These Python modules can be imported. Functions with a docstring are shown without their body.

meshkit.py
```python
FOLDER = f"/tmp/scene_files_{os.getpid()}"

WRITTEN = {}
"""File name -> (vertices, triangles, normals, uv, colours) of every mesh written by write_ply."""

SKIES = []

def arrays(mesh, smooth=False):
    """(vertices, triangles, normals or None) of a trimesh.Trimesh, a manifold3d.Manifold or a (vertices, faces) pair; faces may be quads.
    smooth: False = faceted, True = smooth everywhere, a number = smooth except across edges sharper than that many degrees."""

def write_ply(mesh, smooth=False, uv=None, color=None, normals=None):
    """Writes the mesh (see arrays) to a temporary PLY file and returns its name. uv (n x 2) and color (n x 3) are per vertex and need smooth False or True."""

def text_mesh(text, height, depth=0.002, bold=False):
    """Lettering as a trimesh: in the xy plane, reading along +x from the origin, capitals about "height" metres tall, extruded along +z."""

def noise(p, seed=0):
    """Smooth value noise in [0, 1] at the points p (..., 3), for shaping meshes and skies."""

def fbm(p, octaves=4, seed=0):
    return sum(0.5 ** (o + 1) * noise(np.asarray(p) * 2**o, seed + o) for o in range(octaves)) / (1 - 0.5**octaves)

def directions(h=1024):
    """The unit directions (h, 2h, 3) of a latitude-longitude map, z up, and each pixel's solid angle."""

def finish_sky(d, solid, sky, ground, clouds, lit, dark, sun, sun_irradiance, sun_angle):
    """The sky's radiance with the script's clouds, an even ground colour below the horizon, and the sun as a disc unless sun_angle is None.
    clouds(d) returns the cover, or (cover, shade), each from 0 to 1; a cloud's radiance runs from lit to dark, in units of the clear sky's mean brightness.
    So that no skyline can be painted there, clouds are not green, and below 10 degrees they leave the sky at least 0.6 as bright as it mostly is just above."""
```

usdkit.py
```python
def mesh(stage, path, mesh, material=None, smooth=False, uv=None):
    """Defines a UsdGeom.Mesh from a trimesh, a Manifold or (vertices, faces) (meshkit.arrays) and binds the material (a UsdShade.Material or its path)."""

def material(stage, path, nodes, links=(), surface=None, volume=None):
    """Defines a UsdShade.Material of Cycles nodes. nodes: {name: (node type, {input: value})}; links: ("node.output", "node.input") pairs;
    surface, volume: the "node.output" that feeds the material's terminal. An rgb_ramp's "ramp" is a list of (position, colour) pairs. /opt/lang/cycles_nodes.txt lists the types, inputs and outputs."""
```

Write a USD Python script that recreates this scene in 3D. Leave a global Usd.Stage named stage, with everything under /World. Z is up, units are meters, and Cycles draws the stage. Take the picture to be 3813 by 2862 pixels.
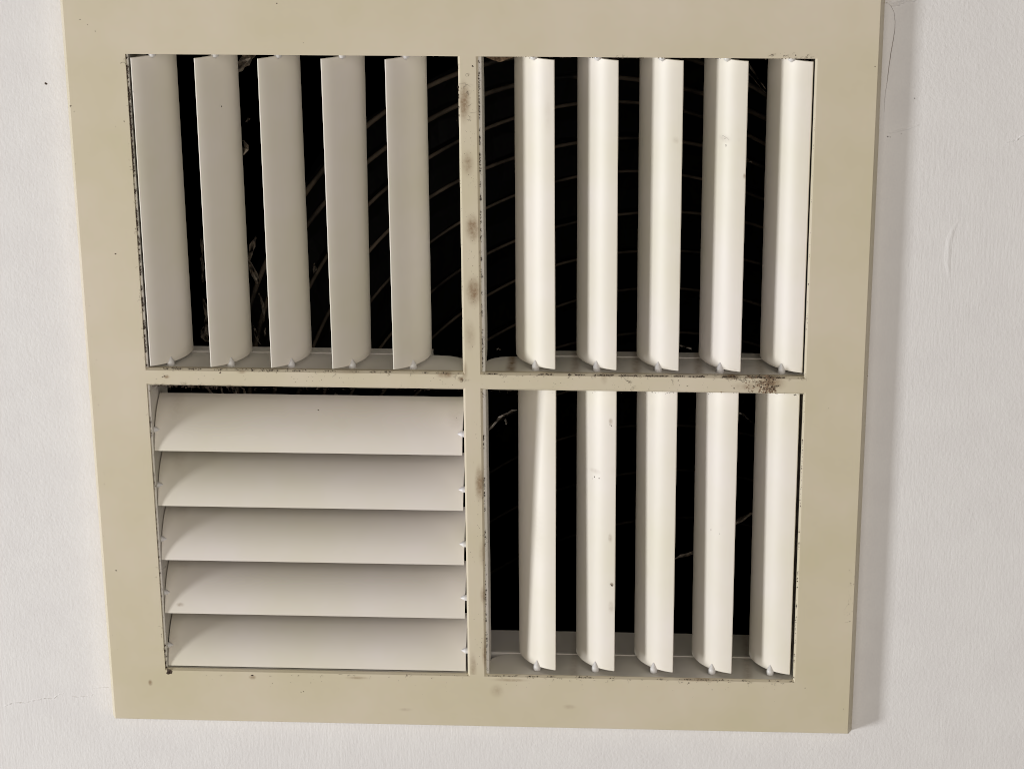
import math, random
import numpy as np
import trimesh, usdkit, meshkit
from manifold3d import Manifold, CrossSection
from pxr import Usd, UsdGeom, UsdLux, UsdShade, Gf, Sdf, Vt

stage = Usd.Stage.CreateInMemory()
UsdGeom.SetStageUpAxis(stage, 'Z')
UsdGeom.SetStageMetersPerUnit(stage, 1.0)
UsdGeom.Xform.Define(stage, '/World')
MM = 0.001

# ------------------------------------------------------------------ camera
F_PX, PW, PH = 9940.75, 3813.0, 2862.0
CAM = np.array([0.096315, -1.284394, 0.530237])
PITCH, ROLL, YAW = -0.391996, 0.008947, 0.059354


def rot(axis, a):
    return trimesh.transformations.rotation_matrix(a, axis)[:3, :3]


CAM_R = rot([0, 0, 1], YAW) @ rot([1, 0, 0], PITCH) @ rot([0, 1, 0], ROLL)
cam = UsdGeom.Camera.Define(stage, '/World/camera')
cam.CreateHorizontalApertureAttr(36.0)
cam.CreateVerticalApertureAttr(27.0)
cam.CreateFocalLengthAttr(F_PX / PW * 36.0)
cam.CreateClippingRangeAttr(Gf.Vec2f(0.05, 100.0))
cam.CreateExposureAttr(0.0)
m4 = np.eye(4)
m4[:3, :3] = CAM_R @ np.array([[1, 0, 0], [0, 0, -1], [0, 1, 0]], float)
m4[:3, 3] = CAM
cam.AddTransformOp().Set(Gf.Matrix4d(*m4.T.ravel().tolist()))


def at(px, py, y):
    """The point of the plane y = const (metres) that the photograph shows at this pixel."""
    d = CAM_R @ np.array([(px - PW / 2) / F_PX, 1.0, -(py - PH / 2) / F_PX])
    return CAM + (y - CAM[1]) / d[1] * d


# ------------------------------------------------------------------ lamps: a window far to the left and the pale room in front
def rect(name, pos, target, w, h, radiance, color):
    l = UsdLux.RectLight.Define(stage, '/World/' + name)
    l.CreateWidthAttr(w)
    l.CreateHeightAttr(h)
    l.CreateIntensityAttr(radiance)
    l.CreateColorAttr(Gf.Vec3f(*color))
    p, t = np.array(pos, float), np.array(target, float)
    z = (p - t) / np.linalg.norm(p - t)
    x = np.cross([0, 0, 1.0], z)
    x /= np.linalg.norm(x)
    m = np.eye(4)
    m[:3, 0], m[:3, 1], m[:3, 2], m[:3, 3] = x, np.cross(z, x), z, p
    l.AddTransformOp().Set(Gf.Matrix4d(*m.T.ravel().tolist()))
    return l


SUNWARD = np.array([-0.872, -0.430, -0.225])
SUNWARD /= np.linalg.norm(SUNWARD)
rect('window_light', SUNWARD * 3.0, (0, 0, 0), 0.40, 0.80, 69.0, (0.98, 1.0, 1.02))
rect('room_light', (0.35, -2.8, 0.25), (0, 0, 0), 4.4, 3.8, 1.21, (1.0, 0.94, 0.865))


# ------------------------------------------------------------------ materials
def mat(name, nodes, links, surface='p.BSDF'):
    return usdkit.material(stage, '/World/Looks/' + name, nodes, links, surface=surface)


def plastic(name, col, rough=0.45, stains=(), mottle=0.05, bump=0.00002, spec=0.4, stain_col=(0.275, 0.185, 0.105)):
    """Aged moulded plastic: faint mottling, fine grain, and stains with centres and radii of their own (metres)."""
    n = {'g': ('geometry', {}), 'p': ('principled_bsdf', {'roughness': rough, 'specular_ior_level': spec}),
         'n1': ('noise_texture', {'scale': 13.0, 'detail': 4.0, 'roughness': 0.6}),
         'n2': ('noise_texture', {'scale': 2600.0, 'detail': 2.0}),
         'r1': ('rgb_ramp', {'ramp': [(0.32, [c * (1 - mottle) * k for c, k in zip(col, (1, 1, .95))]), (0.68, [min(1, c * (1 + mottle) * k) for c, k in zip(col, (1, .99, 1.06))])]}),
         'b': ('bump', {'strength': 0.6, 'distance': bump})}
    l = [('g.position', 'n1.vector'), ('g.position', 'n2.vector'), ('n1.fac', 'r1.fac'), ('n2.fac', 'b.height'), ('b.normal', 'p.normal')]
    last = 'r1.color'
    if stains:
        n['n3'] = ('noise_texture', {'scale': 420.0, 'detail': 6.0, 'roughness': 0.7})
        n['n3m'] = ('map_range', {'from_min': 0.35, 'from_max': 0.68, 'to_min': 0.5, 'to_max': 1.25, 'clamp': True})
        l += [('g.position', 'n3.vector'), ('n3.fac', 'n3m.value')]
        total = None
        for k, (c, r, amount) in enumerate(stains):
            n[f's{k}'] = ('vector_math', {'math_type': 'subtract', 'vector2': c})
            n[f'd{k}'] = ('vector_math', {'math_type': 'divide', 'vector2': (r[0], 1.0, r[1])})
            n[f'e{k}'] = ('vector_math', {'math_type': 'length'})
            n[f'm{k}'] = ('map_range', {'range_type': 'smoothstep', 'from_min': 0.1, 'from_max': 1.0, 'to_min': amount, 'to_max': 0.0, 'clamp': True})
            l += [('g.position', f's{k}.vector1'), (f's{k}.vector', f'd{k}.vector1'), (f'd{k}.vector', f'e{k}.vector1'), (f'e{k}.value', f'm{k}.value')]
            if total is None:
                total = f'm{k}.result'
            else:
                n[f'x{k}'] = ('math', {'math_type': 'maximum'})
                l += [(total, f'x{k}.value1'), (f'm{k}.result', f'x{k}.value2')]
                total = f'x{k}.value'
        n['sm'] = ('math', {'math_type': 'multiply'})
        n['mx'] = ('mix_color', {'b': stain_col})
        l += [(total, 'sm.value1'), ('n3m.result', 'sm.value2'), ('sm.value', 'mx.fac'), ('r1.color', 'mx.a')]
        last = 'mx.result'
    l.append((last, 'p.base_color'))
    return mat(name, n, l)


CREAM = (0.655, 0.580, 0.425)
IVORY = (0.785, 0.732, 0.63)


def st(px, py, rx, ry, amount):
    return (tuple(at(px, py, 0)), (rx * 0.165 * MM, ry * 0.18 * MM), min(1.0, amount * 1.75))


V_STAINS = [st(1728, 380, 24, 75, .75), st(1742, 610, 26, 50, .35), st(1760, 850, 30, 55, .55), st(1764, 1085, 32, 60, .65),
            st(1750, 1250, 25, 60, .22), st(1728, 1380, 16, 40, .35), st(1786, 1800, 20, 75, .6), st(1800, 2060, 20, 60, .25),
            st(1800, 2215, 14, 40, .4), st(1806, 2430, 14, 70, .4), st(1762, 2480, 16, 60, .3)]
H_STAINS = [st(2868, 1425, 60, 34, .7), st(2800, 1440, 80, 22, .3), st(1660, 1396, 40, 14, .45), st(1720, 1412, 18, 12, .5),
            st(2250, 1405, 16, 30, .18), st(2720, 1402, 40, 12, .55), st(1300, 1385, 60, 10, .2), st(620, 1402, 14, 8, .6), st(900, 1385, 20, 8, .3)]
F_STAINS = [st(560, 2540, 10, 14, .5), st(1850, 2570, 30, 30, .2), st(2600, 2530, 90, 9, .35), st(1900, 2530, 80, 8, .3),
            st(940, 2520, 16, 10, .5), st(1330, 2522, 50, 7, .3), st(1510, 2640, 30, 8, .15), st(2120, 2630, 30, 12, .15)]
M_FRAME = plastic('cream_plastic', CREAM, 0.40, F_STAINS, 0.05)
M_BARV = plastic('stained_cream_plastic_upright', CREAM, 0.5, V_STAINS, 0.05)
M_BARH = plastic('stained_cream_plastic_cross', CREAM, 0.5, H_STAINS, 0.05)
B_STAINS = [(tuple(at(x, y, .004)), (rx * MM, ry * MM), a) for x, y, rx, ry, a in [
    (2215, 1778, 4, 2, .3), (2772, 652, 1.2, 2.2, .6), (2700, 522, 4, 3, .25), (2278, 2178, 1.5, 1.6, .8), (2276, 2260, 2.2, 5, .3), (2274, 1585, 1.6, 2.5, .5), (2272, 2010, 1.6, 3.5, .45),
    (2516, 520, 2.5, 2.5, .22), (672, 2247, 3, 1.5, .5), (2040, 420, 3, 14, .10), (2990, 1370, 2, 3, .3), (1000, 1366, 2.5, 1.5, .4), (1225, 1370, 2.0, 1.5, .35), (560, 1360, 3, 2, .2),
    (640, 1530, 6, 9, .18), (650, 1740, 6, 7, .2), (660, 1930, 6, 7, .22), (668, 2130, 6, 7, .2), (640, 2400, 5, 6, .22), (1690, 1580, 6, 6, .12), (1180, 700, 8, 25, .07), (2540, 1000, 4, 25, .07), (2000, 2000, 5, 25, .12)]]
M_VANE = plastic('ivory_plastic', IVORY, 0.42, B_STAINS, 0.03)
T_STAINS = [(tuple(at(x, y, .022)), (4 * MM, 5 * MM), a) for x, y, a in [(1908, 1330, .8), (2145, 1345, .55), (2370, 1350, .6), (2600, 1352, .6), (2640, 1375, .4), (2830, 1360, .5), (2140, 2440, .3), (2780, 2455, .35)]]
M_TRAY = plastic('ivory_tray_plastic', (0.80, 0.765, 0.68), 0.5, T_STAINS, 0.08)
M_PIN = plastic('white_nylon', (0.74, 0.72, 0.69), 0.35, (), 0.01)

M_WALL = mat('painted_plaster', {
    'g': ('geometry', {}),
    'mp': ('mapping', {'scale': (1.0, 1.0, 0.75)}), 'mq': ('mapping', {'scale': (1.0, 1.0, 0.16)}),
    'a': ('noise_texture', {'scale': 720.0, 'detail': 3.0, 'roughness': 0.55}),
    'b': ('noise_texture', {'scale': 780.0, 'detail': 2.0, 'roughness': 0.5}),
    'c': ('noise_texture', {'scale': 7.0, 'detail': 3.0}),
    'd': ('noise_texture', {'scale': 60.0, 'detail': 4.0}),
    'k': ('map_range', {'from_min': 0.35, 'from_max': 0.65, 'to_min': 0.0, 'to_max': 0.6, 'clamp': True}),
    'h': ('mix_float', {}), 'h2': ('math', {'math_type': 'multiply_add', 'value2': 0.8}),
    'bu': ('bump', {'strength': 0.9, 'distance': 0.00030}),
    'r': ('rgb_ramp', {'ramp': [(0.3, (0.785, 0.757, 0.745)), (0.7, (0.815, 0.79, 0.775))]}),
    'p': ('principled_bsdf', {'roughness': 0.62, 'specular_ior_level': 0.35})},
    [('g.position', 'mp.vector'), ('g.position', 'mq.vector'), ('mp.vector', 'a.vector'), ('mq.vector', 'b.vector'), ('g.position', 'c.vector'), ('g.position', 'd.vector'),
     ('c.fac', 'k.value'), ('k.result', 'h.fac'), ('a.fac', 'h.a'), ('b.fac', 'h.b'), ('d.fac', 'h2.value1'), ('h.result', 'h2.value3'),
     ('h2.value', 'bu.height'), ('bu.normal', 'p.normal'), ('d.fac', 'r.fac'), ('r.color', 'p.base_color')])


def simple(name, col, rough=0.7, metallic=0.0, spec=0.3, var=0.3, scale=300.0):
    return mat(name, {'g': ('geometry', {}), 'n': ('noise_texture', {'scale': scale, 'detail': 3.0}),
                      'r': ('rgb_ramp', {'ramp': [(0.3, [c * (1 - var) for c in col]), (0.7, [min(1, c * (1 + var)) for c in col])]}),
                      'p': ('principled_bsdf', {'roughness': rough, 'metallic': metallic, 'specular_ior_level': spec})},
               [('g.position', 'n.vector'), ('n.fac', 'r.fac'), ('r.color', 'p.base_color')])


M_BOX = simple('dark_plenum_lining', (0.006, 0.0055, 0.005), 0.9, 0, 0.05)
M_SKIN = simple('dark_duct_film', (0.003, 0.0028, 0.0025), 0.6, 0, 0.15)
M_WIRE = simple('dusty_wire', (0.066, 0.050, 0.035), 0.7, 0, 0.2, 0.95, 45.0)
M_FOIL = simple('crumpled_foil', (0.40, 0.345, 0.285), 0.4, 0.3, 0.5, 0.6, 350.0)
M_DUST = simple('brown_dust', (0.075, 0.055, 0.042), 0.95, 0, 0.05, 0.6, 900.0)
M_CRUST = simple('crumbly_brown_dirt', (0.24, 0.165, 0.11), 0.95, 0, 0.05, 0.55, 700.0)
M_LINT = simple('grey_lint', (0.30, 0.25, 0.21), 0.95, 0, 0.05, 0.5, 900.0)

# ------------------------------------------------------------------ naming helpers
USED = {}


def path_for(name, parent='/World'):
    key = (str(parent), name)
    k = USED.get(key, 0)
    USED[key] = k + 1
    return f'{parent}/{name}' + (f'_{k:03d}' if k else '')


def tag(prim, label=None, cat=None, group=None, kind=None):
    for k, v in (('label', label), ('category', cat), ('group', group), ('kind', kind)):
        if v:
            prim.SetCustomDataByKey(k, v)
    return prim


def part(name, mesh, material, parent='/World', smooth=30):
    return usdkit.mesh(stage, path_for(name, parent), mesh, material, smooth=smooth).GetPrim()


def xform(name, parent='/World'):
    return UsdGeom.Xform.Define(stage, path_for(name, parent)).GetPrim()


def cat(parts):
    return trimesh.util.concatenate([p if isinstance(p, trimesh.Trimesh) else to_tri(p) for p in parts])


def to_tri(m):
    a = m.to_mesh()
    return trimesh.Trimesh(a.vert_properties[:, :3], a.tri_verts, process=False)


def box(x0, x1, y0, y1, z0, z1):
    return Manifold.cube([x1 - x0, y1 - y0, z1 - z0]).translate([x0, y0, z0])


def hull(*rects):
    """rects: (y, x0, x1, z0, z1)"""
    return Manifold.hull_points(np.array([[x, y, z] for y, x0, x1, z0, z1 in rects for x in (x0, x1) for z in (z0, z1)]))


# ------------------------------------------------------------------ wall (millimetres until scaled)
WALL_Y = 9.0
wall_m = box(-800, 800, WALL_Y, WALL_Y + 14, -700, 700) - box(-190, 190, WALL_Y - 5, WALL_Y + 30, -190, 190)
wall = xform('wall')
tag(wall, 'off-white painted plaster wall with vertical brush marks behind the grille', 'wall', kind='structure')
part('plaster', wall_m.scale([MM] * 3), M_WALL, wall.GetPath(), smooth=False)

rng = np.random.default_rng(7)


def ridge(pts, width, height, seed, up=1.0, soft=False):
    """A tent-shaped bead on the wall along points (x, z in mm), tapering at the ends and wandering a little."""
    r = np.random.default_rng(seed)
    pts = np.asarray(pts, float)
    s = np.r_[0, np.cumsum(np.linalg.norm(np.diff(pts, axis=0), axis=1))]
    n = max(12, int(s[-1] / 0.5))
    t = np.linspace(0, s[-1], n)
    p = np.c_[np.interp(t, s, pts[:, 0]), np.interp(t, s, pts[:, 1])]
    p += 0.22 * (meshkit.fbm(np.c_[t * 0.6, t * 0, t * 0 + seed], 3, seed)[:, None] - 0.5) * np.array([[0.4, 2.0]])
    d = np.gradient(p, axis=0)
    d /= np.linalg.norm(d, axis=1, keepdims=True) + 1e-9
    nrm = np.c_[-d[:, 1], d[:, 0]]
    env = np.minimum(1, np.minimum(t, s[-1] - t) / (0.12 * s[-1] + 1e-6)) * (0.25 + 1.2 * meshkit.noise(np.c_[t * 0.9, t * 0, t * 0], seed))
    if soft:
        env = np.sin(np.pi * t / s[-1]) ** 0.8
    w, h = width * (0.4 + 0.6 * env), height * env
    v = []
    for o, k in ((-0.5, -0.02), (-0.08, up), (0.12, up * 0.9), (0.5, -0.02)):
        q = p + nrm * (o * w)[:, None]
        v.append(np.c_[q[:, 0], WALL_Y - k * h + (0.03 if abs(k) < .05 else 0), q[:, 1]])
    v = np.stack(v, 1).reshape(-1, 3)
    f = [[i * 4 + j, i * 4 + j + 1, i * 4 + j + 5, i * 4 + j + 4] for i in range(n - 1) for j in range(3)]
    return trimesh.Trimesh(v * MM, np.vstack([np.array(f)[:, [0, 1, 2]], np.array(f)[:, [0, 2, 3]]]), process=False)


def wp(*px):
    return [(lambda q: (q[0] / MM, q[2] / MM))(at(x, y, WALL_Y * MM)) for x, y in px]


# hairline crack lower left, wrinkles upper right, a long blister right
part('crack', ridge(wp((0, 2635), (15, 2627), (32, 2621), (50, 2615), (90, 2615), (120, 2608), (160, 2600), (200, 2598), (215, 2586), (243, 2576)), 0.9, 0.34, 3), M_WALL, wall.GetPath(), True)
part('crack', ridge(wp((255, 2590), (285, 2593), (310, 2592), (340, 2588), (352, 2580)), 0.7, 0.25, 4), M_WALL, wall.GetPath(), True)
part('crack', ridge(wp((342, 2563), (370, 2560), (392, 2558), (408, 2556)), 0.7, 0.25, 5), M_WALL, wall.GetPath(), True)
part('crack', ridge(wp((3740, 534), (3785, 522), (3800, 508), (3822, 498), (3850, 492)), 1.1, 0.34, 6), M_WALL, wall.GetPath(), True)
part('crack', ridge(wp((3296, 499), (3325, 493), (3360, 483), (3395, 474), (3430, 462)), 1.6, 0.35, 8, soft=True), M_WALL, wall.GetPath(), True)
part('blister', ridge(wp((3570, 820), (3548, 855), (3536, 890), (3530, 930), (3528, 975), (3535, 1040)), 4.2, 0.30, 9, soft=True), M_WALL, wall.GetPath(), True)
# thin skin of filler beside the frame, upper right
line = wp((3306, 12), (3318, 25), (3328, 45), (3332, 80), (3331, 110), (3325, 150), (3316, 200), (3309, 250), (3303, 300), (3295, 350), (3291, 420), (3288, 480))
poly = line + [(204.5, line[-1][1]), (204.5, line[0][1])]
fil = CrossSection([np.array(poly)[::-1]]) if trimesh.path.polygons.Polygon(poly).exterior.is_ccw is False else CrossSection([np.array(poly)])
fil = fil.extrude(0.65).rotate([90, 0, 0]).translate([0, WALL_Y + 0.05, 0]).scale([MM] * 3)
part('filler_skin', fil, M_WALL, wall.GetPath(), smooth=False)
part('crack', ridge(wp((3300, 8), (3318, 25), (3328, 45), (3332, 80), (3331, 110), (3325, 150), (3316, 200), (3309, 250), (3303, 300), (3295, 350), (3291, 420)), 0.55, 0.8, 12, soft=True), M_LINT, wall.GetPath(), True)
part('crack', ridge(wp((3302, 0), (3322, 18), (3345, 14), (3372, 5), (3420, -3)), 2.5, 0.7, 11), M_WALL, wall.GetPath(), True)

# ------------------------------------------------------------------ grille
grille = xform('ventilation_grille')
tag(grille, 'cream plastic square air grille with four louvred quarters on the white wall', 'air grille')
G = grille.GetPath()
XL, XB, XC, XR = -172.5, -5.6, 4.5, 172.5     # opening edges
ZT, ZM, ZN, ZU = 174.5, 4.6, -5.1, -174.5
CH = 1.1
outer = hull((0, -202.1, 202.1, -205.2, 205.2), (0.6, -202.6, 202.6, -205.7, 205.7), (WALL_Y + 1.2, -205.8, 205.3, -208.6, 208.6))
holes = []
for x0, x1 in ((XL, XB), (XC, XR)):
    for z0, z1 in ((ZM, ZT), (ZU, ZN)):
        a0, a1 = (x0 + .25 if x0 == XL else x0), (x1 - CH if x1 == XR else x1)
        b0, b1 = (z0 + CH if z0 == ZU else z0), (z1 - CH * .5 if z1 == ZT else z1)
        holes.append(hull((-0.4, a0 - (.35 if x0 == XL else 1.35 * CH), a1 + 1.35 * CH, b0 - 1.35 * CH, b1 + (.4 if z1 == ZT else 1.35 * CH)), (CH, a0, a1, b0, b1)) + box(a0, a1, CH - .01, 20, b0, b1))
front = outer
for h in holes:
    front = front - h
front = front - box(XL - .3, XR + .3, 3.2, 30, ZU - .3, ZT + .3)            # hollow behind the bars: the trays sit there
core = box(XL - 1, XR + 1, -5, 30, ZU - 1, ZT + 1)
ring = front - core
inner = front ^ core
vbar = inner ^ box(XB - .05, XC + .05, -5, 30, ZU - 1, ZT + 1)
lo, hi = inner ^ box(XL - 2, XB - .05, -5, 30, -60, 60), inner ^ box(XC + .05, XR + 2, -5, 30, -60, 60)
# border strips left over beside the bars belong to the border
rest = inner - box(XB - .05, XC + .05, -5, 30, ZU + CH, ZT - CH) - box(XL + CH, XR - CH, -5, 30, ZN - 1.5, ZM + 1.5)
vbar = inner ^ box(XB - .05, XC + .05, -5, 30, ZU + CH, ZT - CH)
hl = (inner ^ box(XL + CH, XB - .05, -5, 30, ZN - 1.5, ZM + 1.5))
hr = (inner ^ box(XC + .05, XR - CH, -5, 30, ZN - 1.5, ZM + 1.5))
part('frame', (ring + rest).scale([MM] * 3), M_FRAME, G, 25)
part('upright_bar', vbar.scale([MM] * 3), M_BARV, G, 25)
part('cross_bar', hl.scale([MM] * 3), M_BARH, G, 25)
part('cross_bar', hr.scale([MM] * 3), M_BARH, G, 25)

# trays that hold the blades: four thin walls each, their rear corners rounded towards the middle of the grille
TRAY_D = 25.0


def plate(a0, a1, ra, rb, y0=1.6, y1=TRAY_D, th=1.6):
    """A strip a0..a1 long, y0..y1 deep, th thick, rear corners cut to quarter ellipses ra / rb long."""
    pts = [(a0, y0), (a1, y0)]
    for r, a, s in ((rb, a1, -1), (ra, a0, 1)):
        ell = [(a + s * r * (1 - math.cos(t)), y1 - 8.5 * (1 - math.sin(t))) for t in np.linspace(0, math.pi / 2, 9)] if r else [(a, y1)]
        pts += ell if s < 0 else ell[::-1]
    return CrossSection([np.array(pts)]).extrude(th)


def tray(x0, x1, z0, z1, cx, cz):
    """cx: which x side is the middle (-1 left, 1 right); cz likewise."""
    r = 15.0
    e0, e1 = (r if cx < 0 else 0), (r if cx > 0 else 0)
    g0, g1 = (r if cz < 0 else 0), (r if cz > 0 else 0)
    flat = lambda m, z: m.translate([0, 0, z])
    bottom = flat(plate(x0, x1, e0, e1), z0 - 1.6)
    top = flat(plate(x0, x1, e0, e1), z1)
    side = lambda x: plate(z0, z1, g0, g1).transform(np.array([[0, 0, 1, x], [0, 1, 0, 0], [1, 0, 0, 0]], float))
    step = 0.28    # shallow recess behind the first few millimetres
    out = bottom + top + side(x0 - 1.6) + side(x1)
    return out + box(x0, x1, 1.6, 6.6, z0 - .1, z0 + step) + box(x0 - .1, x0 + step, 1.6, 6.6, z0, z1)


QUADS = {'ul': (XL + .9, XB + .4, ZM - .5, ZT - .6, 1, -1), 'ur': (5.7, XR - .9, ZM - .5, ZT - .6, -1, -1),
         'll': (XL + .9, XB + .4, ZU + .9, ZN + .4, 1, 1), 'lr': (5.7, XR - .9, ZU + .9, ZN + .4, -1, 1)}
for k, q in QUADS.items():
    t = tray(*q)
    t = t.transform(np.array([[1, 0, 0, 0], [0, 1, 0, 0], [0, 0, 1, 0]], float))
    part('louvre_tray', cat([to_tri(t)]).apply_scale(MM), M_TRAY, G, 25)
for x0, x1 in ((-172, -24), (24, 172)):
    s = box(x0, x1, 25.7, 27.8, -3.6, ZM - .1) + box(x0, x1, 27.55, 35, -3.6, ZM - 1.0)
    part('support_strip', s.scale([MM] * 3), M_TRAY, G, 25)
col = box(-176, 176, 25.6, 54, -178, 178) - box(-172.4, 172.4, 20, 60, -174.2, 174.2)
lipf = box(-172.4, 172.4, 25.6, 27.6, -174.3, -173.1)
part('rear_collar', (col + lipf).scale([MM] * 3), M_TRAY, G, 25)

# blades: a 70 degree arc, thinner towards the free edge, with a pivot pin at either end
BLADE_R, A0, A1 = 27.0, math.radians(12), math.radians(82)


def blade_profile(n=22, BLADE_R=BLADE_R):
    """(u, y): u runs from the front edge towards the rear edge, y into the wall."""
    a = np.linspace(A0, A1, n)
    u = BLADE_R * (np.sin(a) - math.sin(A0))
    y = BLADE_R * (math.cos(A0) - np.cos(a))
    return a, u, y


def blade_mesh(length, twist=None, nl=2, radius=BLADE_R, lean=0.0):
    """Front edge at the origin along +w; convex side towards the room. Returns (u, y, w) vertices and faces."""
    a, u, y = blade_profile(22, radius)
    th = 0.75 + 0.55 * np.sin(np.linspace(0.15, math.pi - 0.25, len(a))) ** 0.6
    face = np.c_[u, y]
    # the inner side of the arc lies towards (-sin, +cos) of the running angle
    back = face + np.c_[-np.sin(a) * th, np.cos(a) * th]
    hc, hr = (face[0] + back[0]) / 2, np.linalg.norm(back[0] - face[0]) / 2      # rounded nose of the free edge
    ph = A0 + math.pi / 2 + np.radians([30, 60, 90, 120, 150])
    nose = hc + hr * np.c_[np.cos(ph), np.sin(ph)]
    mid1 = face[-1] + (back[-1] - face[-1]) * 0.5 + 0.3 * np.array([math.cos(A1), math.sin(A1)])
    loop = np.vstack([nose, face, mid1, back[::-1]])
    n = len(loop)
    ws = np.linspace(0, length, nl)
    V = []
    for w in ws:
        q = loop
        if twist is not None:
            t = twist[0] + (twist[1] - twist[0]) * w / length
            c = np.array([11.0, 4.5])
            q = (loop - c) @ np.array([[math.cos(t), math.sin(t)], [-math.sin(t), math.cos(t)]]) + c
        V.append(np.c_[q[:, 0], q[:, 1] + lean * w / length, np.full(n, w)])
    V = np.vstack(V)
    F = []
    for i in range(nl - 1):
        for j in range(n):
            k = (j + 1) % n
            F += [[i * n + j, i * n + k, (i + 1) * n + k], [i * n + j, (i + 1) * n + k, (i + 1) * n + j]]
    m = len(face)
    for base, flip in ((0, False), ((nl - 1) * n, True)):      # caps as strips between face and back
        idx = lambda k: base + k
        tri = []
        for j in range(m - 1):
            f0, f1, b0, b1 = idx(5 + j), idx(6 + j), idx(n - 1 - j), idx(n - 2 - j)
            tri += [[f0, b0, f1], [f1, b0, b1]]
        tri += [[idx(k), idx(n - 1), idx(k + 1)] for k in range(5)] + [[idx(m + 4), idx(n - m), idx(m + 5)]]
        F += [t[::-1] for t in tri] if flip else tri
    mesh = trimesh.Trimesh(V, F, process=False)
    mesh.fix_normals()
    return mesh


def pin_mesh(r=1.95, stub=4.2, cone=3.5):
    """Axis along +w from -stub (in the tray) to a rounded cone tip."""
    prof = [(0, -stub), (r * 1.05, -stub), (r * 1.05, -0.5), (r, 0.1), (r * .95, 0.5), (r * .5, cone * .62), (r * .22, cone * .93), (0, cone)]
    return trimesh.creation.revolve(np.array(prof), sections=18)


def basis(kind):
    """Maps (u, y, w) to (x, y, z)."""
    return {'left': np.array([[1, 0, 0], [0, 1, 0], [0, 0, 1]], float),       # front edge left, runs right; axis up
            'right': np.array([[-1, 0, 0], [0, 1, 0], [0, 0, 1]], float),     # front edge right, runs left; axis up
            'flat': np.array([[0, 0, 1], [0, 1, 0], [1, 0, 0]], float)}[kind]  # front edge at the bottom, runs up; axis right


a_, u_, y_ = blade_profile()
PIN_K = int(np.argmin(np.abs(u_ - 9.6)))


def place(mesh, kind, org):
    B = basis(kind)
    m = mesh.copy()
    m.vertices = (m.vertices @ B.T + np.array(org)) * MM
    if np.linalg.det(B) < 0:
        m.invert()
    return m


def blade(kind, org, length, seed, lean=0.0):
    r = np.random.default_rng(seed)
    jit = r.normal(0, 0.014, 2) + (0.14 if kind == 'left' else 0)
    b = blade_mesh(length, jit, 4, 29.0 if kind == 'flat' else BLADE_R, lean)
    prim = part('louvre_blade', place(b, kind, org), M_VANE, G, 50)
    pu, py = u_[PIN_K], y_[PIN_K] + 0.15
    for w0, s in ((0, 1), (length, -1)):
        p = pin_mesh(r=1.6 if kind == 'flat' else 1.9, stub=2.4, cone=2.7 if kind == 'flat' else 3.3 if s > 0 else 1.6)
        v = p.vertices.copy()
        p.vertices = np.c_[v[:, 0] + pu, v[:, 1] + py + (lean if s < 0 else 0), v[:, 2] * s + w0]
        if s < 0:
            p.invert()
        part('pivot_pin', place(p, kind, org), M_PIN, prim.GetPath(), 40)
    return prim


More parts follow.
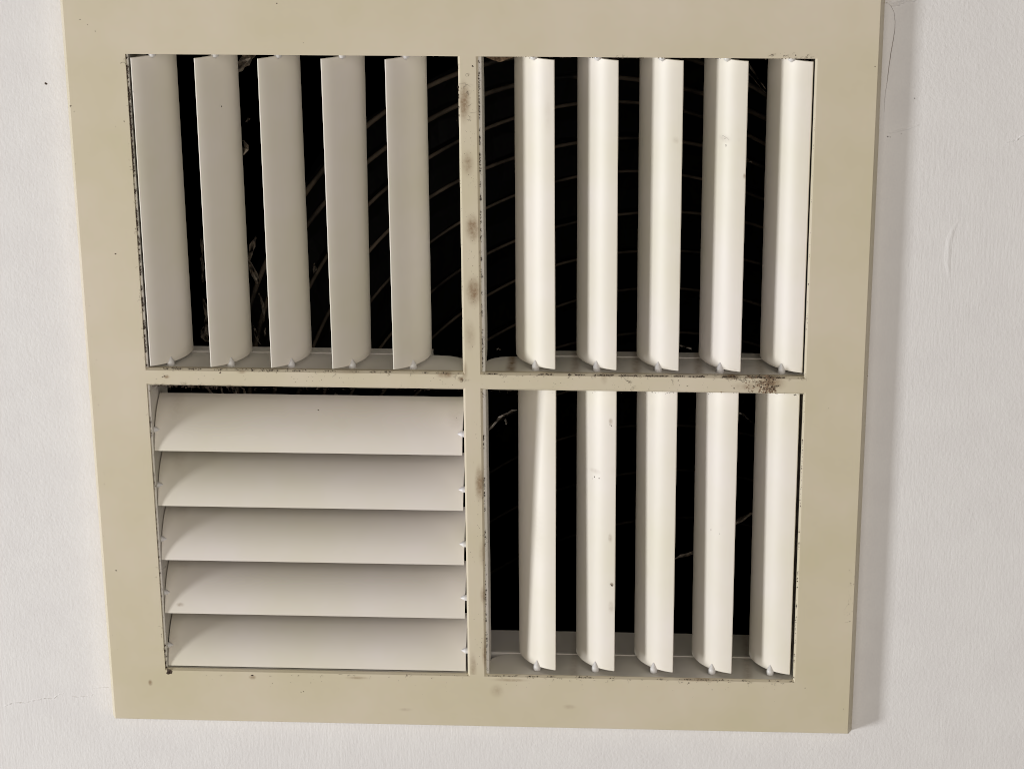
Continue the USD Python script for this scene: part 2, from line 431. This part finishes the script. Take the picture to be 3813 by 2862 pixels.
for i, x in enumerate((-170.1, -138.2, -106.3, -74.2, -42.2)):
    blade('left', (x, 1.6, 5.9), 166.3, 10 + i)
for i, x in enumerate((42.0, 73.9, 106.0, 138.2, 170.1)):
    blade('right', (x, 2.0, 6.4), 165.7, 20 + i)
for i, x in enumerate((42.0, 73.9, 105.8, 137.6, 169.2)):
    blade('right', (x, 2.2, -170.7), 164.6, 30 + i, (10.5, 8.0, 5.6, 3.4, 1.4)[i])
for i in range(5):
    blade('flat', (-170.9, 1.9, -43.0 - 32.25 * i), 164.0, 40 + i)

# ------------------------------------------------------------------ dark space behind and the flexible duct
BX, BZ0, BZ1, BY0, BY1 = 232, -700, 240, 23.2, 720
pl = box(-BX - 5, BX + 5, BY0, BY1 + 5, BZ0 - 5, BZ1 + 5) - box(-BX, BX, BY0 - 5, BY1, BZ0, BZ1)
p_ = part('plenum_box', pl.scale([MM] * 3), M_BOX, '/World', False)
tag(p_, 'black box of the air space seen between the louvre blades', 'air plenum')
duct = xform('flexible_duct')
tag(duct, 'dark ribbed flexible hose behind the louvre blades', 'air duct')
D = duct.GetPath()
R_SP = [(2150, 165), (2185, 172), (2215, 279), (2260, 389), (2330, 508), (2380, 640), (2420, 785), (2440, 930), (2450, 1080), (2470, 1235), (2480, 1400), (2490, 1580), (2500, 1755), (2500, 1935)][1:]
RIGHT, UP = CAM_R @ np.array([1, 0, 0]), CAM_R @ np.array([0, 0, 1.0])
rings = []
for i, (px, py) in enumerate(R_SP):
    rp = 1290 if i < 2 else 1255
    c = at(px, py + rp, (115 + 30 * i) * MM)
    dist = (c - CAM) @ (CAM_R @ np.array([0, 1.0, 0]))
    rings.append((c, rp * dist / F_PX))


def ring_tube(c, r, t, seed, n=160, sides=6):
    g = np.random.default_rng(seed)
    a = np.linspace(0, 2 * math.pi, n, endpoint=False)
    wob = 1 + 0.006 * np.sin(3 * a + g.uniform(0, 6)) + 0.004 * np.sin(7 * a + g.uniform(0, 6))
    ctr = c + (np.cos(a) * r * wob)[:, None] * RIGHT + (np.sin(a) * r * wob)[:, None] * UP
    fwd = np.cross(UP, RIGHT)
    rad = np.cos(a)[:, None] * RIGHT + np.sin(a)[:, None] * UP
    b = np.arange(sides) * 2 * math.pi / sides
    v = ctr[:, None] + t * (np.cos(b)[None, :, None] * rad[:, None] + np.sin(b)[None, :, None] * fwd)
    q = [[i * sides + j, i * sides + (j + 1) % sides, ((i + 1) % n) * sides + (j + 1) % sides, ((i + 1) % n) * sides + j] for i in range(n) for j in range(sides)]
    q = np.array(q)
    m = trimesh.Trimesh(v.reshape(-1, 3), np.vstack([q[:, [0, 1, 2]], q[:, [0, 2, 3]]]), process=False)
    m.fix_normals()
    return m


for i, (c, r) in enumerate(rings):
    part('wire_ring', ring_tube(c, r, (1.5 if i < 2 else 1.15 if i < 4 else 0.95) * MM, 50 + i), M_WIRE, D, True)
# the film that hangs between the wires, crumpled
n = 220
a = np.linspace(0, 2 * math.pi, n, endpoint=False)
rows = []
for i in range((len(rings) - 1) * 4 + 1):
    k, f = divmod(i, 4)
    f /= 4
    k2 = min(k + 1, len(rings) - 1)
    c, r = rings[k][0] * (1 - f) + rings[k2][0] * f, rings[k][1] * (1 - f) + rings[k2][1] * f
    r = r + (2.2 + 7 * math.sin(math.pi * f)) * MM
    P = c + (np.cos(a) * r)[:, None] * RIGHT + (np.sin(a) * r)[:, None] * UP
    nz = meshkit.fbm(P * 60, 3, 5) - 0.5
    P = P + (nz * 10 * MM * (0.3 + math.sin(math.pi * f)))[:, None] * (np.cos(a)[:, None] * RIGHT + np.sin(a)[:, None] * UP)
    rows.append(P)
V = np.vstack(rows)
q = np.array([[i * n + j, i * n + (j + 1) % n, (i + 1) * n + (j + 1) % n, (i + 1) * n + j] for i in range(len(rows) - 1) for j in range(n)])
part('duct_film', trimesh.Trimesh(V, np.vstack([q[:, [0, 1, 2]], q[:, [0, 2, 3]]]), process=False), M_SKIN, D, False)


def foil(px_path, y, width_px, seed, rough=5.0):
    """A crumpled strip of foil along a path of pixels at depth y (mm)."""
    g = np.random.default_rng(seed)
    pts = np.array(px_path, float)
    s = np.r_[0, np.cumsum(np.linalg.norm(np.diff(pts, axis=0), axis=1))]
    nn = max(4, int(s[-1] / 16))
    t = np.linspace(0, s[-1], nn)
    p = np.c_[np.interp(t, s, pts[:, 0]), np.interp(t, s, pts[:, 1])]
    d = np.gradient(p, axis=0)
    d /= np.linalg.norm(d, axis=1, keepdims=True)
    nm = np.c_[-d[:, 1], d[:, 0]]
    m = 4
    V = []
    for i in range(nn):
        w = width_px * (0.45 + 0.8 * g.random()) * min(1, (min(i, nn - 1 - i) + 0.6) / 2)
        for j in range(m):
            o = (j / (m - 1) - 0.5) * w
            q = p[i] + nm[i] * o + g.normal(0, 2.5, 2)
            V.append(at(q[0], q[1], (y + g.normal(0, rough)) * MM))
    F = []
    for i in range(nn - 1):
        for j in range(m - 1):
            k = i * m + j
            F += [[k, k + 1, k + m + 1], [k, k + m + 1, k + m]] if g.random() < .5 else [[k, k + 1, k + m], [k + 1, k + m + 1, k + m]]
    return trimesh.Trimesh(np.array(V), F, process=False)


for k, (pp, y, w, rg) in enumerate([
        ([(952, 880), (935, 935), (925, 975), (945, 1010), (958, 1055)], 70, 22, 7),
        ([(965, 1090), (978, 1140), (985, 1195)], 75, 10, 6),
        ([(945, 1220), (958, 1260), (972, 1285)], 70, 18, 6),
        ([(988, 1225), (986, 1250)], 66, 9, 4),
        ([(748, 890), (752, 920), (752, 990), (756, 1050)], 80, 14, 6),
        ([(755, 1110), (770, 1160), (770, 1200), (758, 1240), (765, 1265), (785, 1275)], 72, 24, 7),
        ([(868, 280), (905, 235), (945, 195), (975, 160)], 85, 34, 2.5),
        ([(918, 455), (925, 440)], 80, 8, 3), ([(905, 520), (918, 545), (908, 575)], 80, 22, 5),
        ([(1165, 980), (1175, 995), (1168, 1015)], 90, 16, 5),
        ([(765, 1438), (785, 1462), (795, 1480)], 70, 16, 4), ([(822, 1440), (832, 1470)], 72, 5, 3), ([(865, 1440), (885, 1475)], 72, 18, 4), ([(905, 1445), (915, 1465)], 72, 8, 3),
        ([(1245, 1466), (1258, 1476)], 72, 8, 3), ([(1810, 1612), (1835, 1585), (1865, 1550), (1895, 1535), (1925, 1525)], 85, 7, 3), ([(1883, 1560), (1886, 1580)], 85, 9, 3),
        ([(2738, 1948), (2765, 1930), (2800, 1905)], 90, 26, 3), ([(2515, 2078), (2545, 2066), (2580, 2058)], 90, 10, 3),
        ([(2520, 1285), (2545, 1290), (2575, 1296)], 90, 8, 3), ([(2752, 1535), (2775, 1550), (2800, 1572)], 90, 7, 3), ([(1850, 1300), (1862, 1298)], 85, 6, 3),
        ([(2785, 590), (2800, 604)], 90, 6, 3), ([(2788, 235), (2820, 290), (2850, 335)], 95, 4, 2), ([(2788, 275), (2850, 345)], 95, 5, 2)]):
    part('foil_flap', foil(pp, y, w, 100 + k, rg), M_FOIL, D, False)

# ------------------------------------------------------------------ dust, grime and lint
rng = np.random.default_rng(21)
ICO = trimesh.creation.icosphere(subdivisions=0)


def flake(p, r, flat=0.45):
    v = ICO.vertices * (1 + rng.normal(0, 0.28, (12, 1)))
    v = v * np.array([r * rng.uniform(.6, 1.6), r * flat, r * rng.uniform(.6, 1.6)])
    t = rng.uniform(0, math.pi)
    c, s = math.cos(t), math.sin(t)
    v = np.c_[v[:, 0] * c - v[:, 2] * s, v[:, 1], v[:, 0] * s + v[:, 2] * c]
    return trimesh.Trimesh(v + p, ICO.faces, process=False)


flakes, crust = [], []


def grime(p0, p1, y, count, rmin, rmax, spread, seed, thresh=0.45, freq=0.03, bias=0.0):
    """Flakes strewn along the line between two pixels on the plane y (mm), clumping by noise."""
    done = tries = 0
    while done < count and tries < count * 12:
        tries += 1
        t = rng.random()
        x, z = p0[0] + (p1[0] - p0[0]) * t, p0[1] + (p1[1] - p0[1]) * t
        L = math.hypot(p1[0] - p0[0], p1[1] - p0[1])
        if meshkit.fbm(np.array([[t * L * freq, seed * 3.7, 0.0]]), 3, seed)[0] < thresh:
            continue
        nx, nz = -(p1[1] - p0[1]) / L, (p1[0] - p0[0]) / L
        o = rng.normal(bias, spread)
        q = at(x + nx * o, z + nz * o, y * MM)
        flakes.append(flake(q, rng.uniform(rmin, rmax) ** 1.0 * MM))
        done += 1


# (pixel, pixel, depth mm, count, radius range mm, spread px, seed, threshold)
for g in [((470, 205), (545, 1365), 0.5, 900, .08, .34, 2.4, 1, .38), ((466, 200), (505, 800), 1.2, 200, .15, .5, 2.0, 2, .45),
          ((553, 1440), (614, 2488), 0.6, 200, .1, .32, 2.0, 3, .50), ((606, 2390), (616, 2492), 0.5, 60, .15, .5, 3.0, 4, .2),
          ((1782, 222), (1797, 1386), 1.0, 330, .09, .27, 1.6, 5, .42), ((1797, 1460), (1813, 2512), 1.0, 190, .09, .27, 1.8, 6, .5),
          ((1703, 215), (1716, 460), 0.8, 60, .1, .45, 2.0, 7, .5), ((1716, 460), (1722, 1386), .5, 40, .08, .2, 1.5, 8, .55),
          ((1800, 1393), (2995, 1408), 0.3, 700, .07, .34, 2.0, 9, .44), ((550, 1370), (1720, 1391), 0.3, 300, .07, .26, 2.0, 10, .5),
          ((555, 1436), (900, 1442), 0.2, 110, .1, .35, 2.4, 11, .42), ((900, 1442), (1722, 1455), 0.1, 60, .08, .22, 3.0, 12, .5),
          ((620, 2503), (1745, 2518), 0.3, 130, .1, .35, 2.4, 13, .5), ((1815, 2517), (2955, 2540), 0.3, 520, .07, .32, 2.4, 14, .45),
          ((2955, 1470), (3000, 1470), .3, 12, .1, .3, 2.0, 15, .2), ((2998, 1475), (2955, 2535), 0.4, 160, .1, .3, 2.0, 16, .48),
          ((3044, 225), (2997, 1400), 0.4, 60, .08, .22, 1.5, 17, .55), ((480, 196), (1690, 211), 0.2, 60, .08, .25, 1.5, 18, .5),
          ((1800, 212), (3040, 219), 0.2, 150, .1, .32, 1.8, 19, .48), ((2890, 200), (3010, 212), 0, 10, .1, .3, 3, 20, .2),
          ((3180, 2090), (3150, 2330), 0, 45, .08, .22, 9, 21, .3), ((2800, 1400), (2900, 1412), 0.1, 60, .1, .3, 3, 22, .1),
          ((1800, 1455), (2990, 1466), 0.1, 60, .07, .2, 2.0, 23, .5), ((700, 2520), (2900, 2560), 0, 45, .07, .2, 18, 24, .45),
          ((1735, 330), (1750, 700), 0, 50, .06, .16, 14, 25, .3), ((1760, 780), (1765, 1300), 0, 45, .06, .15, 14, 26, .3), ((1770, 1500), (1790, 2500), 0, 50, .06, .17, 14, 27, .4),
          ((560, 1400), (1700, 1420), 0, 60, .06, .2, 12, 28, .3), ((1810, 1425), (2700, 1440), 0, 45, .06, .18, 12, 29, .4),
          ((3245, 50), (3105, 2650), 0.2, 45, .06, .16, 8, 30, .4), ((290, 500), (430, 2600), 0, 25, .06, .16, 10, 31, .4)]:
    grime(*g)
# the crust on the right of the cross bar, thickest towards its right end
for _ in range(520):
    x = 2890 - abs(rng.gamma(1.6, 34))
    y = rng.uniform(1398, 1463)
    if meshkit.fbm(np.array([[x * .06, y * .06, 1.0]]), 3, 77)[0] < .40 + (2890 - x) / 900:
        continue
    (flakes if rng.random() < .22 else crust).append(flake(at(x, y + (x - 2860) * .012, -0.02 * MM), rng.uniform(.08, .42) * MM, .6))
# single specks
for x, y, r in [(171, 312, .75), (298, 74, .22), (326, 93, .25), (355, 117, .18), (263, 395, .45), (276, 415, .22), (462, 453, .25), (430, 471, .18), (430, 945, .3), (432, 2123, .4),
                (3258, 248, .3), (2998, 2560, .2), (1760, 247, .42), (1129, 160, .25), (1030, 14, .25), (612, 1400, .5), (604, 1403, .3), (820, 1387, .45), (2525, 1416, .3), (2560, 1436, .28),
                (3142, 2638, .2), (2565, 2541, .5), (2560, 2545, .3), (1130, 2573, .4), (1121, 2575, .25), (940, 2513, .6), (633, 2499, 1.0), (626, 2503, .7), (1515, 2512, .4), (1878, 1420, .3),
                (2478, 2190, .01), (3406, 367, .28), (3306, 509, .28), (3315, 511, .22), (3356, 499, .25), (3085, 1520, .2), (3230, 1400, .3), (3283, 758, .01)]:
    on_wall = x < 230 or x > 3290
    flakes.append(flake(at(x, y, (WALL_Y if on_wall else 0) * MM), r * MM, .4))
# marks on the blades
for x, y, r in [(825, 397, .4), (1186, 1525, .35), (1700, 1555, .2), (664, 2245, .22), (672, 2249, .3), (681, 2247, .28), (676, 2253, .22), (668, 2251, .2), (2279, 2178, .6), (2273, 2174, .25),
                (2271, 1580, .4), (2276, 1584, .3), (2213, 1775, .3), (2206, 1781, .2), (2231, 1780, .22), (2772, 651, .5), (2773, 658, .4), (2700, 516, .25), (2516, 524, .25), (2647, 1971, .2), (2678, 1986, .15)]:
    flakes.append(flake(at(x, y, (4.2 if x < 2000 else 3.2) * MM), r * MM, .8))
d_ = part('dust', trimesh.util.concatenate(flakes), M_DUST, '/World', False)
tag(d_, 'dark brown dust and grime caught along the edges of the grille bars', 'dust', kind='stuff')

rag = [at(1806, 212, .021), at(1912, 213, .021), at(1890, 222, .0205), at(1862, 232, .020), at(1835, 224, .0205)]
crust.append(trimesh.Trimesh(np.array(rag + [p + np.array([0, .0004, 0]) for p in rag]), [[0, 1, 2], [0, 2, 4], [4, 2, 3], [5, 7, 6], [5, 9, 7], [9, 8, 7], [0, 5, 6], [0, 6, 1], [1, 6, 7], [1, 7, 2], [2, 7, 8], [2, 8, 3], [3, 8, 9], [3, 9, 4], [4, 9, 5], [4, 5, 0]], process=False))
c_ = part('grime_crust', trimesh.util.concatenate(crust), M_CRUST, '/World', False)
tag(c_, 'patch of crumbly brown dirt on the right end of the cross bar', 'dirt', kind='stuff')

# lint fibres: fine curled hairs standing off the grimy edges
C_PTS, C_CNT, C_W = [], [], []


def hair(px, py, y, length, seed, w=0.10, out=True):
    g = np.random.default_rng(seed)
    p = at(px, py, y * MM)
    t = g.uniform(0, 2 * math.pi)
    curl = g.normal(0, 0.55)
    nn = 8
    pts = [p]
    dy = -g.uniform(0, .5) if out else 0
    for i in range(nn):
        t += curl + g.normal(0, .2)
        pts.append(pts[-1] + length / nn * MM * np.array([math.cos(t), dy * .6, math.sin(t)]))
    C_PTS.extend(pts)
    C_CNT.append(len(pts))
    C_W.extend([w * MM * (1 - .6 * i / nn) for i in range(nn + 1)])


sd = 1000
for (x0, y0), (x1, y1), cnt, ln, yy in [((470, 210), (543, 1360), 85, 2.6, .2), ((555, 1436), (880, 1443), 42, 3.0, .2), ((548, 1440), (612, 2480), 26, 2.0, .3), ((880, 1443), (1720, 1456), 12, 2.0, .2),
                                        ((1783, 220), (1812, 2510), 60, 1.9, .3), ((1800, 1394), (2995, 1408), 60, 2.2, 0), ((2690, 1400), (2900, 1440), 60, 2.4, 0), ((560, 1372), (1720, 1392), 26, 2.0, 0),
                                        ((1735, 300), (1750, 460), 10, 3.0, 0), ((1690, 1400), (1740, 1415), 9, 2.6, 0), ((2340, 1405), (2360, 1460), 6, 3.2, 0), ((2860, 205), (3040, 216), 16, 1.8, 0),
                                        ((1820, 2520), (2950, 2545), 40, 1.8, 0), ((2300, 215), (2420, 218), 12, 2.0, .2), ((640, 2505), (1740, 2522), 16, 1.6, 0), ((1705, 220), (1714, 330), 10, 1.6, .5)]:
    for _ in range(cnt):
        t = rng.random()
        hair(x0 + (x1 - x0) * t + rng.normal(0, 3), y0 + (y1 - y0) * t + rng.normal(0, 3), yy - .15, ln * rng.uniform(.4, 1.3), sd, rng.uniform(.07, .16))
        sd += 1
for x, y, ln in [(448, 238, 4.5), (1742, 285, 4), (2690, 505, 4), (2700, 540, 4), (617, 2105, 6), (2340, 1420, 5), (2355, 1455, 4), (1250, 1390, 3)]:
    hair(x, y, -.1, ln, sd, .12)
    sd += 1
cu = UsdGeom.BasisCurves.Define(stage, path_for('lint'))
cu.CreateTypeAttr('linear')
cu.CreatePointsAttr(Vt.Vec3fArray.FromNumpy(np.array(C_PTS, np.float32)))
cu.CreateCurveVertexCountsAttr(Vt.IntArray.FromNumpy(np.array(C_CNT, np.int32)))
cu.CreateWidthsAttr(Vt.FloatArray.FromNumpy(np.array(C_W, np.float32)))
cu.SetWidthsInterpolation('vertex')
UsdShade.MaterialBindingAPI.Apply(cu.GetPrim()).Bind(M_DUST)
tag(cu.GetPrim(), 'fine curled lint hairs clinging to the grimy inner edges of the grille', 'lint', kind='stuff')
